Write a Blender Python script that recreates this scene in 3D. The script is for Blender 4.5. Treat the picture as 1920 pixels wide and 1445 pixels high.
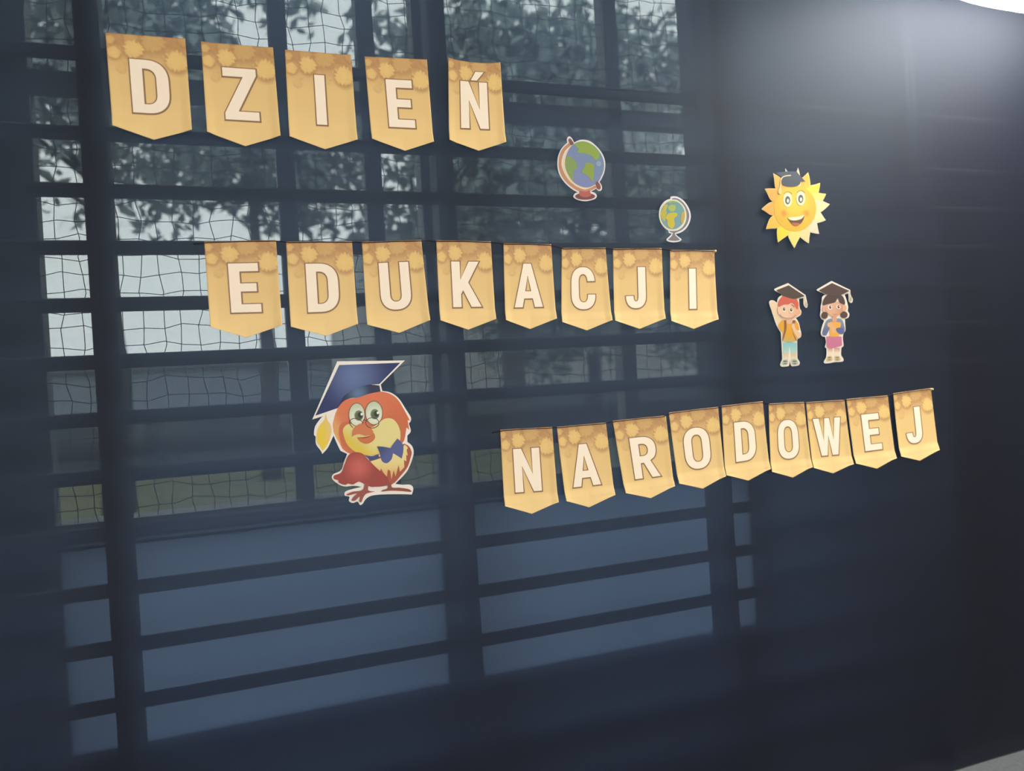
import bpy, math, random
from mathutils import Vector, Matrix
from mathutils.geometry import tessellate_polygon

random.seed(7)
for o in list(bpy.data.objects):
    bpy.data.objects.remove(o)
scene = bpy.context.scene
COL = scene.collection

# ------------------------------------------------------------------ camera
# World: cloth hangs in the plane y = 0, x runs along it, z up, floor z = 0.
W_PX, H_PX, F_PX = 1920.0, 1445.0, 1440.0
CX, CY = W_PX / 2, H_PX / 2
DIST, EYE = 2.17, 1.545
AX = Vector(((5020 - CX) / F_PX, (472 - CY) / F_PX, 1.0)).normalized()   # wall direction in camera axes (x right, y down, z fwd)
AZ = Vector((-.05, -1, 0)).normalized()
AZ = (AZ - AX * AZ.dot(AX)).normalized()
AY = AZ.cross(AX)
if AY.z < 0:
    AY = -AY
CAM_LOC = Vector((0, -DIST, EYE))
right = Vector((AX.x, AY.x, AZ.x)); down = Vector((AX.y, AY.y, AZ.y)); fwd = Vector((AX.z, AY.z, AZ.z))
cam_d = bpy.data.cameras.new('camera')
cam = bpy.data.objects.new('camera', cam_d); COL.objects.link(cam)
R = Matrix((right, -down, -fwd)).transposed()
cam.matrix_world = Matrix.Translation(CAM_LOC) @ R.to_4x4()
cam_d.sensor_fit = 'HORIZONTAL'; cam_d.sensor_width = 36.0; cam_d.lens = 36.0 * F_PX / W_PX
cam_d.dof.use_dof = True; cam_d.dof.focus_distance = 2.3; cam_d.dof.aperture_fstop = 1.9
cam_d.clip_start = 0.05; cam_d.clip_end = 300
scene.camera = cam

# ------------------------------------------------------------------ world, exposure
SKY = 4.0
wd = bpy.data.worlds.new('overcast_sky'); scene.world = wd; wd.use_nodes = True
bg = wd.node_tree.nodes['Background']
bg.inputs[0].default_value = (.97, .985, 1.0, 1); bg.inputs[1].default_value = SKY
vs = scene.view_settings
vs.view_transform = 'Standard'; vs.look = 'None'; vs.gamma = 1.0; vs.use_curve_mapping = False
vs.exposure = 0.0
LAMP_STRENGTH = 38.0
PRINT_GAIN = 0.77          # photo colour -> paper albedo

# ------------------------------------------------------------------ helpers
def ray(px, py):
    d = right * ((px - CX) / F_PX) + down * ((py - CY) / F_PX) + fwd
    return d
def at(px, py, y=0.0):
    """point of the plane at depth y that the photograph shows at this pixel"""
    d = ray(px, py)
    return CAM_LOC + d * ((y - CAM_LOC.y) / d.y)

def lin(c):
    r = []
    for v in c[:3]:
        v = v / 255.0
        r.append(v / 12.92 if v <= .04045 else ((v + .055) / 1.055) ** 2.4)
    return tuple(r)
def pc(c):
    return tuple(min(.95, v * PRINT_GAIN) for v in lin(c))

MATS = {}
def mat(name, color, rough=.6, spec=.3, **kw):
    if name in MATS:
        return MATS[name]
    m = bpy.data.materials.new(name); m.use_nodes = True
    b = m.node_tree.nodes['Principled BSDF']
    b.inputs['Base Color'].default_value = (*color, 1)
    b.inputs['Roughness'].default_value = rough
    b.inputs['Specular IOR Level'].default_value = spec
    MATS[name] = m
    return m
def noisy(name, c0, c1, scale=20, rough=.6, spec=.3, detail=4, stretch=(1, 1, 1), bump=0.0):
    m = mat(name, c0, rough, spec); nt = m.node_tree; b = nt.nodes['Principled BSDF']
    tc = nt.nodes.new('ShaderNodeTexCoord'); mp = nt.nodes.new('ShaderNodeMapping')
    mp.inputs['Scale'].default_value = stretch
    n = nt.nodes.new('ShaderNodeTexNoise'); n.inputs['Scale'].default_value = scale; n.inputs['Detail'].default_value = detail
    r = nt.nodes.new('ShaderNodeValToRGB')
    r.color_ramp.elements[0].position = .3; r.color_ramp.elements[1].position = .7
    r.color_ramp.elements[0].color = (*c0, 1); r.color_ramp.elements[1].color = (*c1, 1)
    L = nt.links.new
    L(tc.outputs['Object'], mp.inputs[0]); L(mp.outputs[0], n.inputs['Vector']); L(n.outputs[0], r.inputs[0]); L(r.outputs[0], b.inputs['Base Color'])
    if bump:
        bp = nt.nodes.new('ShaderNodeBump'); bp.inputs['Strength'].default_value = bump; bp.inputs['Distance'].default_value = .002
        L(n.outputs[0], bp.inputs['Height']); L(bp.outputs[0], b.inputs['Normal'])
    return m
def paper(c):
    return mat('print_%d_%d_%d_%d' % (*c, PRINT_GAIN*100), pc(c), .55, .25)

class MB:
    def __init__(s): s.v = []; s.f = []
    def box(s, x0, x1, y0, y1, z0, z1):
        n = len(s.v)
        s.v += [(x0,y0,z0),(x1,y0,z0),(x1,y1,z0),(x0,y1,z0),(x0,y0,z1),(x1,y0,z1),(x1,y1,z1),(x0,y1,z1)]
        s.f += [tuple(n+i for i in q) for q in ((0,3,2,1),(4,5,6,7),(0,1,5,4),(1,2,6,5),(2,3,7,6),(3,0,4,7))]
        return s
    def tube(s, pts, r, seg=6, caps=True, ry=None):
        pts = [Vector(p) for p in pts]; n0 = len(s.v); m = len(pts)
        for i, p in enumerate(pts):
            t = (pts[min(i+1, m-1)] - pts[max(i-1, 0)]).normalized()
            a = Vector((0, 0, 1)) if abs(t.z) < .9 else Vector((1, 0, 0))
            u = t.cross(a).normalized(); w = t.cross(u).normalized()
            rr = r[i] if isinstance(r, (list, tuple)) else r
            for k in range(seg):
                an = 2 * math.pi * k / seg
                s.v.append(tuple(p + u * (rr * math.cos(an)) + w * ((ry or rr) * math.sin(an))))
        for i in range(m - 1):
            for k in range(seg):
                a = n0 + i*seg + k; b = n0 + i*seg + (k+1) % seg
                s.f.append((a, b, b + seg, a + seg))
        if caps:
            s.f.append(tuple(n0 + k for k in range(seg))[::-1]); s.f.append(tuple(n0 + (m-1)*seg + k for k in range(seg)))
        return s
    def lathe(s, prof, c, seg=40):
        n0 = len(s.v)
        for (r, z) in prof:
            for k in range(seg):
                a = 2*math.pi*k/seg
                s.v.append((c[0] + r*math.cos(a), c[1] + r*math.sin(a), c[2] + z))
        for i in range(len(prof)-1):
            for k in range(seg):
                a = n0+i*seg+k; b = n0+i*seg+(k+1) % seg
                s.f.append((a, b, b+seg, a+seg))
        return s
    def stretch(s, k):
        s.v = [(v[0]*k, v[1], v[2]) for v in s.v]; return s
    def build(s, name, m, parent=None, smooth=False):
        me = bpy.data.meshes.new(name); me.from_pydata(s.v, [], s.f); me.update()
        if smooth:
            for p in me.polygons: p.use_smooth = True
        o = bpy.data.objects.new(name, me); COL.objects.link(o)
        me.materials.append(m)
        if parent: o.parent = parent
        return o
def bevel(o, w=.004, n=2):
    b = o.modifiers.new('bevel', 'BEVEL'); b.width = w; b.segments = n; b.limit_method = 'ANGLE'
    return o
def tag(o, label=None, cat=None, group=None, kind=None):
    if label: o['label'] = label
    if cat: o['category'] = cat
    if group: o['group'] = group
    if kind: o['kind'] = kind
    return o
def empty(name, loc, label, cat, group=None):
    o = bpy.data.objects.new(name, None); COL.objects.link(o); o.location = loc; o.empty_display_size = .05
    return tag(o, label, cat, group)

# ------------------------------------------------------------------ setting: floor, ceiling, window wall
YW = .50        # face of the window wall behind the bars
YB = .74        # its outer face
CEIL = 4.3
XL, XR = -5.0, 9.0
m_floor = noisy('grey_linoleum', lin((100, 101, 99)), lin((113, 114, 111)), 60, .45, .3)
tag(MB().box(XL, XR, -7, YB, -.12, 0).build('floor', m_floor), kind='structure')
m_ceil = noisy('ceiling_paint', (.62, .61, .58), (.66, .65, .62), 8, .9, .1)
tag(MB().box(XL, XR, -7, YB + .3, CEIL, CEIL + .15).build('ceiling', m_ceil), kind='structure')
m_side = noisy('pale_wall_paint', (.13, .135, .14), (.16, .165, .17), 6, .8, .1)
tag(MB().box(XL - .2, XL, -7, YB, 0, CEIL).build('wall_left', m_side), kind='structure')
tag(MB().box(XR, XR + .2, -7, YB, 0, CEIL).build('wall_right', m_side), kind='structure')
m_wall = noisy('dark_wall_paint', (.030, .032, .040), (.040, .042, .050), 5, .8, .1)

w1l = at(38, 520, YW).x; w1r = at(858, 1000, YW).x
w2l = at(876, 1000, YW).x; w2r = at(1455, 1110, YW).x
w2u = at(1378, 500, YW).x
sill = at(240, 992, YW).z; low = at(700, 1350, YW).z
HEAD = 3.7
wl = MB()
wl.box(XL, w1l, YW, YB, 0, CEIL); wl.box(w1r, w2l, YW, YB, 0, CEIL); wl.box(w2r, XR, YW, YB, 0, CEIL)
for a, b in ((w1l, w1r), (w2l, w2r)):
    wl.box(a, b, YW, YB, 0, low); wl.box(a, b, YW, YB, HEAD, CEIL)
wl.box(w2u, w2r, YW, YB, sill + .03, HEAD)
tag(wl.build('wall_front', m_wall), kind='structure')

m_frame = noisy('window_frame_paint', (.16, .17, .18), (.20, .21, .22), 30, .5, .3)
gm = bpy.data.materials.new('window_glass'); gm.use_nodes = True
nt = gm.node_tree; nt.nodes.clear()
out = nt.nodes.new('ShaderNodeOutputMaterial'); tr = nt.nodes.new('ShaderNodeBsdfTransparent'); gl = nt.nodes.new('ShaderNodeBsdfGlossy'); mx = nt.nodes.new('ShaderNodeMixShader')
tr.inputs[0].default_value = (.93, .97, .96, 1); gl.inputs['Roughness'].default_value = .05; mx.inputs[0].default_value = .05
nt.links.new(tr.outputs[0], mx.inputs[1]); nt.links.new(gl.outputs[0], mx.inputs[2]); nt.links.new(mx.outputs[0], out.inputs[0])
fm = bpy.data.materials.new('frosted_glass'); fm.use_nodes = True
nt = fm.node_tree; nt.nodes.clear()
out = nt.nodes.new('ShaderNodeOutputMaterial'); tl = nt.nodes.new('ShaderNodeBsdfTranslucent'); df = nt.nodes.new('ShaderNodeBsdfDiffuse'); mx = nt.nodes.new('ShaderNodeMixShader')
tcn = nt.nodes.new('ShaderNodeTexCoord'); nz = nt.nodes.new('ShaderNodeTexNoise'); nz.inputs['Scale'].default_value = 3
rp = nt.nodes.new('ShaderNodeValToRGB'); rp.color_ramp.elements[0].color = (.44, .55, .70, 1); rp.color_ramp.elements[1].color = (.52, .63, .80, 1)
nt.links.new(tcn.outputs['Object'], nz.inputs['Vector']); nt.links.new(nz.outputs[0], rp.inputs[0]); nt.links.new(rp.outputs[0], tl.inputs[0])
df.inputs[0].default_value = (.15, .19, .25, 1); mx.inputs[0].default_value = .2
nt.links.new(tl.outputs[0], mx.inputs[1]); nt.links.new(df.outputs[0], mx.inputs[2]); nt.links.new(mx.outputs[0], out.inputs[0])

def window(n, xa, xb, xu, muls):
    o = MB().box(xa, xa + .04, YW + .06, YW + .14, low, HEAD).box(xu - .04, xu, YW + .06, YW + .14, sill + .03, HEAD).box(xb - .04, xb, YW + .06, YW + .14, low, sill - .03)
    o.box(xa + .04, xu - .04, YW + .06, YW + .14, HEAD - .05, HEAD).box(xa + .04, xb - .04, YW + .06, YW + .14, low, low + .04)
    fr = tag(o.build('window_%d' % n, m_frame), kind='structure')
    sl = MB().box(xa + .04, xb - .04, YW + .02, YW + .16, sill - .03, sill + .03).build('window_sill', m_frame, fr)
    zt = 2.55
    MB().box(xa + .04, xu - .04, YW + .065, YW + .135, zt, zt + .06).build('transom', m_frame, fr)
    xs = [xa + .04] + muls + [xu - .04]
    for mxx in muls:
        MB().box(mxx - .03, mxx + .03, YW + .065, YW + .135, sill + .03, HEAD - .05).build('mullion', m_frame, fr)
    MB().box(xa + .04, xb - .04, YW + .09, YW + .105, low + .04, sill - .03).build('lower_pane', fm, fr)
    for i in range(len(xs) - 1):
        a = xs[i] + (.03 if i else 0); b = xs[i+1] - (.03 if i < len(xs) - 2 else 0)
        MB().box(a, b, YW + .097, YW + .101, sill + .03, zt).build('pane', gm, fr)
        MB().box(a, b, YW + .097, YW + .101, zt + .06, HEAD - .05).build('pane', gm, fr)
window(1, w1l, w1r, w1r, [at(545, 420, YW).x, at(712, 420, YW).x])
window(2, w2l, w2r, w2u, [at(1215, 1000, YW).x])

# ------------------------------------------------------------------ outdoors: lawn, hedge, trees
m_lawn = noisy('mown_lawn', (.10, .105, .04), (.14, .14, .055), 3, .9, .1)
tag(MB().box(-30, 70, YB, 90, -.55, -.40).build('lawn', m_lawn), kind='structure')
m_hedge = noisy('hedge_leaves', (.028, .038, .042), (.05, .062, .062), 7, .8, .1)
m_bark = noisy('tree_bark', (.03, .024, .018), (.06, .05, .04), 12, .9, .1, stretch=(1, 1, .2))
def leaf_mesh(name, blobs, n, size, m, parent, seed):
    rnd = random.Random(seed); v = []; f = []
    tot = sum(b[3]**2 for b in blobs)
    for (bx, by, bz, br) in blobs:
        for _ in range(int(n * br * br / tot)):
            d = Vector((rnd.gauss(0, 1), rnd.gauss(0, 1), rnd.gauss(0, 1))).normalized() * br * rnd.random() ** .45
            c = Vector((bx, by, bz)) + d
            a = Vector((rnd.gauss(0, 1), rnd.gauss(0, 1), rnd.gauss(0, 1))).normalized()
            b = a.cross(Vector((rnd.gauss(0, 1), rnd.gauss(0, 1), rnd.gauss(0, 1)))).normalized()
            s = size * rnd.uniform(.6, 1.3); k = len(v)
            v += [tuple(c - a*s), tuple(c + b*s*.45), tuple(c + a*s), tuple(c - b*s*.45)]
            f.append((k, k+1, k+2, k+3))
    me = bpy.data.meshes.new(name); me.from_pydata(v, [], f); me.materials.append(m)
    o = bpy.data.objects.new(name, me); COL.objects.link(o)
    if parent: o.parent = parent
    return o
# hedge: a rough clipped row with leaves on it
hd = empty('hedge', (0, 0, -.4), 'dark clipped hedge beyond the lawn, seen dimly through the windows', 'hedge')
hb = MB(); nx = 150
for i in range(nx + 1):
    x = -16 + i * .5; t = random.uniform(-.10, .10)
    for (yy, zz) in ((22.2 + t, -.05), (22.0 + t, 1.0), (22.3, 1.45 + t), (23.3, 1.5 + t), (23.6, 0)):
        hb.v.append((x, yy, zz))
for i in range(nx):
    for k in range(4):
        a = i*5 + k; hb.f.append((a, a+5, a+6, a+1))
hb.build('hedge_body', m_hedge, hd)
leaf_mesh('hedge_foliage', [(-15 + i*.9, 22.4, .85 + .4*math.sin(i*1.7), .7) for i in range(80)], 9000, .10, m_hedge, hd, 3)['kind'] = 'stuff'
# two far buildings behind the hedge
m_far = noisy('far_render_blue_grey', (.20, .24, .30), (.24, .28, .34), 2, .9, .1)
m_far2 = noisy('far_render_grey', (.36, .37, .38), (.42, .43, .43), 2, .9, .1)
m_roof = noisy('far_roof_felt', (.10, .11, .12), (.14, .15, .16), 3, .9, .1)
bx = at(655, 560, 40).x
def far_building(name, label, x0, x1, h, m, y=40):
    r = empty(name, ((x0 + x1)/2, y, -.4), label, 'building'); w = (x1 - x0)/2
    MB().box(-w, w, 0, 10, 0, h).build('facade', m, r)
    MB().box(-w - .15, w + .15 - .2, -.25, 10.2, h, h + .3).build('roof', m_roof, r)
    MB().box(-w, w, -.06, 0, 0, .5).build('plinth', m_roof, r)
far_building('school_wing', 'long low blue grey building far beyond the hedge, seen through the window', -26, bx - .2, at(450, 676, 40).z + .1, m_far)
far_building('apartment_block', 'tall plain grey building far beyond the hedge behind the middle row', at(660, 560, 30).x, 32, at(900, 452, 30).z + .1, m_far2, 28.5)

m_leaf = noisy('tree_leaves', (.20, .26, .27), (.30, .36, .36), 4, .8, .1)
def tree(loc, h, crown, n, label, seed, size=.16):
    rnd = random.Random(seed)
    t = empty('tree', (loc[0], loc[1], -.4), label, 'tree', 'trees beyond the lawn')
    MB().tube([(0, 0, 0), (.1, 0, h*.3), (-.05, .05, h*.6), (.05, 0, h*.9)], [.24, .18, .12, .04], 8).build('trunk', m_bark, t, True)
    for _ in range(5):
        z = h * rnd.uniform(.58, .78); a = rnd.uniform(0, 6.28)
        MB().tube([(0, 0, z), (math.cos(a)*1.0, math.sin(a)*1.0, z + .8), (math.cos(a)*1.9, math.sin(a)*1.9, z + 1.7)], [.045, .028, .012], 6).build('branch', m_bark, t, True)
    leaf_mesh('crown', crown, n, size, m_leaf, t, seed)['kind'] = 'stuff'
def crown(rnd, zc, rx, rz, k, r):
    return [(rnd.uniform(-rx, rx), rnd.uniform(-1.2, 1.2), zc + rnd.uniform(-rz, rz), rnd.uniform(.6, 1.2) * r) for _ in range(k)]
rnd = random.Random(5)
tree((-1.7, 9.8), 7.5, crown(rnd, 6.9, 1.5, 1.3, 14, 1.4), 6500, 'thin leafy tree seen through the window at the left picture edge', 11, .12)
tree((.6, 17), 10, crown(rnd, 9.4, 2.4, 1.9, 12, 1.7), 4600, 'leafy tree seen through the window behind the letter Z pennant', 12, .2)
tree((4.2, 9.8), 8, crown(rnd, 5.9, 1.3, 1.9, 14, 1.3), 7200, 'leafy tree seen through the window behind the top row of pennants', 13, .15)
tree((9.4, 17.5), 10, crown(rnd, 6.9, 3.0, 3.8, 26, 1.8), 17000, 'dense leafy tree seen through the glass beside the middle post', 14, .2)
tree((9.4, 9.8), 9, crown(rnd, 5.4, 1.3, 3.0, 22, 1.1), 11000, 'dense leafy tree seen dimly behind the large paper globe', 15, .15)
tree((19.0, 17.5), 10, crown(rnd, 6.0, 3.0, 4.2, 24, 1.8), 22000, 'dense leafy tree farthest right outside the windows', 16, .2)

# ------------------------------------------------------------------ safety net in front of the windows
m_net = mat('net_cord', (.02, .025, .025), .8, .1)
nb = MB(); ny = .36; sp = .053; rr = random.Random(9)
x0, x1, z0, z1 = -1.0, 3.3, sill - .02, 3.6
def wob(i, s): return .006*math.sin(i*.9 + s*1.7) + .005*math.sin(i*2.3 + s*.6) + .003*rr.uniform(-1, 1)
i = 0; x = x0
while x < x1:
    ph = rr.uniform(0, 9)
    nb.tube([(x + wob(j, ph) , ny + .004*math.sin(j), z0 + j*sp) for j in range(int((z1-z0)/sp) + 1)], .0013, 3, False)
    x += sp
z = z0
while z < z1:
    ph = rr.uniform(0, 9)
    nb.tube([(x0 + j*sp, ny, z + wob(j, ph)*1.1) for j in range(int((x1-x0)/sp) + 1)], .0013, 3, False)
    z += sp
# border rope of the net
nb.tube([(x0, ny, z0), (x1, ny, z0)], .005, 6)
tag(nb.build('safety_net', m_net), 'square mesh safety net of dark cord hanging before the windows', 'net')

# ------------------------------------------------------------------ wall bars behind the cloth
m_wood = noisy('dark_stained_wood', (.016, .014, .014), (.030, .026, .025), 6, .5, .3, stretch=(1, 1, 12))
p1 = (at(161, 500, .055).x + at(217, 500, .055).x) / 2
p2 = at(846, 500, .055).x
p3 = at(1336, 500, .055).x
wbay = (p3 - p1) / 2
za = at(208, 251, .085).z; zb = at(255, 1316, .085).z
rz = [za + (zb - za) * k / 10 for k in range(11)]
step = rz[0] - rz[1]
while rz[-1] - step > .12: rz.append(rz[-1] - step)
rz.insert(0, at(60, 92, .085).z)
posts = [p1 - wbay, p1, p2, p3, p3 + wbay, p3 + 2*wbay]
rung_me = None
blab = ['leftmost bay of wooden wall bars, cut by the left picture edge, behind navy cloth',
        'bay of wooden wall bars behind the cloth under the chick cutout',
        'bay of wooden wall bars behind the cloth under the two paper globes',
        'bay of wooden wall bars behind the cloth under sun and children cutouts',
        'rightmost bay of wooden wall bars behind the cloth, below the lamp']
for i in range(5):
    a, b = posts[i], posts[i+1]
    t = empty('wall_bars', ((a+b)/2, .09, 0), blab[i], 'wall bars', 'bays of wall bars behind the cloth')
    hw = (b - a)/2
    for s in (-1, 1):
        th = .030 if ((i == 0 and s == 1) or (i == 1 and s == -1)) else .027
        xa, xb = (-hw + .0005, -hw + th) if s < 0 else (hw - th, hw - .0005)
        bevel(MB().box(xa, xb, -.035, .055, 0, 3.15).build('post', m_wood, t), .004)
    for z in rz:
        o = MB().tube([(-hw + .02, 0, z), (hw - .02, 0, z)], .015, 14, True, .0195).build('rung', m_wood, t, True)

# ------------------------------------------------------------------ navy cloth
cm = bpy.data.materials.new('sheer_navy_cloth'); cm.use_nodes = True
nt = cm.node_tree; L = nt.links.new
pb = nt.nodes['Principled BSDF']; out = nt.nodes['Material Output']
pb.inputs['Roughness'].default_value = .6; pb.inputs['Specular IOR Level'].default_value = .16
tcn = nt.nodes.new('ShaderNodeTexCoord')
nz = nt.nodes.new('ShaderNodeTexNoise'); nz.inputs['Scale'].default_value = 260; nz.inputs['Detail'].default_value = 2
rp = nt.nodes.new('ShaderNodeValToRGB')
rp.color_ramp.elements[0].position = .35; rp.color_ramp.elements[1].position = .65
rp.color_ramp.elements[0].color = (.0038, .0040, .0074, 1); rp.color_ramp.elements[1].color = (.0050, .0052, .0094, 1)
L(tcn.outputs['Object'], nz.inputs['Vector']); L(nz.outputs[0], rp.inputs[0]); L(rp.outputs[0], pb.inputs['Base Color'])
tl = nt.nodes.new('ShaderNodeBsdfTranslucent'); tl.inputs[0].default_value = (.052, .080, .128, 1)
ad = nt.nodes.new('ShaderNodeAddShader')
L(pb.outputs[0], ad.inputs[0]); L(tl.outputs[0], ad.inputs[1])
tr = nt.nodes.new('ShaderNodeBsdfTransparent'); tr.inputs[0].default_value = (.97, 1, .98, 1)
mx = nt.nodes.new('ShaderNodeMixShader'); mx.inputs[0].default_value = .16
L(ad.outputs[0], mx.inputs[1]); L(tr.outputs[0], mx.inputs[2]); L(mx.outputs[0], out.inputs['Surface'])
cb = MB(); gx, gz = 150, 80; cx0, cx1, cz0, cz1 = -2.4, 6.2, .004, 3.25
for j in range(gz + 1):
    for i in range(gx + 1):
        x = cx0 + (cx1-cx0)*i/gx; z = cz0 + (cz1-cz0)*j/gz
        y = .0022*math.sin(x*3.1 + z*.8) + .0016*math.sin(x*7.3 - z*2.1 + 1) + .0012*math.sin(z*5.3 + x)
        cb.v.append((x, y, z))
for j in range(gz):
    for i in range(gx):
        a = j*(gx+1) + i; cb.f.append((a, a+1, a+gx+2, a+gx+1))
cloth = cb.build('cloth_backdrop', cm, None, True)
tag(cloth, 'sheer navy blue cloth stretched over wall bars from ceiling height to floor', 'backdrop cloth')

# ------------------------------------------------------------------ lamp at the upper right
LY = -.39
lc = at(1966, -116, LY)
lr = .30; LONG = 2.3
lc.x += lr * (LONG - 1) - .28
lamp = empty('pendant_lamp', (lc.x, lc.y, lc.z), 'glowing white rounded lamp hanging at the upper right corner', 'lamp')
m_enamel = mat('lamp_enamel', (.8, .78, .74), .35, .5)
MB().lathe([(lr, .03), (lr*1.01, .034), (lr*1.01, .045), (lr*.95, .07), (lr*.7, .13), (lr*.3, .19), (.05, .21), (.05, .30), (.001, .30)], (0, 0, 0), 64).stretch(LONG).build('shade', m_enamel, lamp, True)
em = bpy.data.materials.new('lamp_diffuser'); em.use_nodes = True
b = em.node_tree.nodes['Principled BSDF']; b.inputs['Base Color'].default_value = (.9, .9, .88, 1)
b.inputs['Emission Color'].default_value = (.91, .97, 1.0, 1); b.inputs['Emission Strength'].default_value = LAMP_STRENGTH
MB().lathe([(lr*.985, .03), (lr*.985, -.02), (lr*.95, -.06), (lr*.84, -.105), (lr*.66, -.14), (lr*.38, -.165), (.001, -.175)], (0, 0, 0), 64).stretch(LONG).build('diffuser', em, lamp, True)
MB().tube([(0, 0, .29), (0, 0, CEIL - lc.z)], .008, 8).build('cord', mat('black_cord', (.02, .02, .02), .6, .3), lamp, True)

# ------------------------------------------------------------------ flat shapes on the cloth
def smooth_loop(pts, n=5):
    """points (x, y) are smooth, (x, y, 1) are corners"""
    P = [Vector(p[:2]) for p in pts]; K = [len(p) > 2 for p in pts]; N = len(P); o = []
    for i in range(N):
        a, b = P[i], P[(i+1) % N]
        m0 = (b - a)*.6 if K[i] else (b - P[i-1])*.5
        m1 = (b - a)*.6 if K[(i+1) % N] else (P[(i+2) % N] - a)*.5
        ln = (b - a).length
        if m0.length > 1.3*ln: m0 = m0.normalized()*1.3*ln
        if m1.length > 1.3*ln: m1 = m1.normalized()*1.3*ln
        if K[i] and K[(i+1) % N]:
            o.append(a); continue
        for j in range(n):
            t = j/n; t2 = t*t; t3 = t2*t
            o.append(a*(2*t3-3*t2+1) + m0*(t3-2*t2+t) + b*(-2*t3+3*t2) + m1*(t3-t2))
    return o
def ell(cx, cy, rx, ry, n=28, rot=0.0):
    c, s = math.cos(rot), math.sin(rot)
    return [Vector((cx + rx*math.cos(6.28318*k/n)*c - ry*math.sin(6.28318*k/n)*s, cy + rx*math.cos(6.28318*k/n)*s + ry*math.sin(6.28318*k/n)*c)) for k in range(n)]
def prism(name, loops, th, m, parent, smooth=False):
    """loops: lists of local points (x, y, z), first outer then holes; front face towards -y, th thick"""
    mb = MB(); tri = tessellate_polygon([[Vector((p[0], p[2], 0)) for p in lp] for lp in loops])
    flat = [p for lp in loops for p in lp]; n = len(flat)
    mb.v = [tuple(p) for p in flat] + [(p[0], p[1] + th, p[2]) for p in flat]
    for t in tri:
        a, b, c = (Vector(flat[k]) for k in t)
        up = (b - a).cross(c - a).y
        t = t if up < 0 else t[::-1]
        mb.f.append(tuple(t)); mb.f.append(tuple(k + n for k in t[::-1]))
    s = 0
    for lp in loops:
        k = len(lp)
        for i in range(k):
            a, b = s + i, s + (i+1) % k
            mb.f.append((a, b, b + n, a + n))
        s += k
    return mb.build(name, m, parent)

def grad(name, c0, c1, p0, p1, radial=False):
    """printed two-colour blend between local points p0 and p1 (x, z)"""
    m = mat(name, pc(c0), .55, .25); nt = m.node_tree; b = nt.nodes['Principled BSDF']; L = nt.links.new
    tc = nt.nodes.new('ShaderNodeTexCoord'); v = nt.nodes.new('ShaderNodeVectorMath')
    d = Vector((p1[0]-p0[0], 0, p1[1]-p0[1]))
    s = nt.nodes.new('ShaderNodeVectorMath'); s.operation = 'SUBTRACT'; s.inputs[1].default_value = (p0[0], 0, p0[1])
    fl = nt.nodes.new('ShaderNodeVectorMath'); fl.operation = 'MULTIPLY'; fl.inputs[1].default_value = (1, 0, 1)
    L(tc.outputs['Object'], s.inputs[0]); L(s.outputs[0], fl.inputs[0]); L(fl.outputs[0], v.inputs[0])
    mr = nt.nodes.new('ShaderNodeMapRange'); mr.interpolation_type = 'SMOOTHSTEP'
    if radial:
        v.operation = 'LENGTH'; L(v.outputs['Value'], mr.inputs['Value']); mr.inputs['From Max'].default_value = d.length
    else:
        v.operation = 'DOT_PRODUCT'; v.inputs[1].default_value = d / d.length_squared; L(v.outputs['Value'], mr.inputs['Value'])
    mc = nt.nodes.new('ShaderNodeMix'); mc.data_type = 'RGBA'
    mc.inputs['A'].default_value = (*pc(c0), 1); mc.inputs['B'].default_value = (*pc(c1), 1)
    L(mr.outputs[0], mc.inputs['Factor']); L(mc.outputs['Result'], b.inputs['Base Color'])
    return m

class Cutout:
    def __init__(s, name, label, ox, oy, k, base):
        s.ox, s.oy, s.k = ox, oy, k
        p = s.w(base); s.o = p
        s.root = empty(name, (p.x, 0, p.z), label, 'paper cutout', 'printed paper cutouts stuck on the cloth')
        s.y = -.0066; s.n = name
    def w(s, p): return at(s.ox + p[0]/s.k, s.oy + p[1]/s.k)
    def l(s, p):
        q = s.w(p); return (q.x - s.o.x, q.z - s.o.z)
    def add(s, name, pts, c, parent=None, raw=False, holes=(), lift=None, label=None):
        if lift is None:
            s.y -= .00009; y = s.y
        else: y = lift
        th = .0010 if name == 'backing' else .00006
        lp = [pts if raw else smooth_loop(pts)] + list(holes)
        loops = [[(*s.l(q)[:1], y, s.l(q)[1]) for q in l_] for l_ in lp]
        m = c if isinstance(c, bpy.types.Material) else paper(c)
        o = prism(name, loops, th, m, parent or s.root)
        if label: o['label'] = label
        return o
    def e(s, name, cx, cy, rx, ry, c, parent=None, rot=0.0, label=None):
        return s.add(name, ell(cx, cy, rx, ry, 28, rot), c, parent, True, label=label)
    def ring(s, name, cx, cy, rx, ry, w, c, parent=None):
        return s.add(name, ell(cx, cy, rx, ry), c, parent, True, [ell(cx, cy, rx-w, ry-w)])
    def stroke(s, name, pts, w, c, parent=None, corner=False):
        P = [Vector(p) for p in pts]; A = []; B = []
        if len(P) > 2 and not corner:
            Q = []
            for i in range(len(P)-1):
                a, b = P[i], P[i+1]; m0 = (b - P[i-1])*.5 if i else (b-a)*.7; m1 = (P[i+2]-a)*.5 if i < len(P)-2 else (b-a)*.7
                for j in range(5):
                    t = j/5; t2 = t*t; t3 = t2*t
                    Q.append(a*(2*t3-3*t2+1) + m0*(t3-2*t2+t) + b*(-2*t3+3*t2) + m1*(t3-t2))
            P = Q + [P[-1]]
        for i, p in enumerate(P):
            t = (P[min(i+1, len(P)-1)] - P[max(i-1, 0)]).normalized(); nn = Vector((-t.y, t.x))*w/2
            A.append(p + nn); B.append(p - nn)
        return s.add(name, A + B[::-1], c, parent, True)

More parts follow.
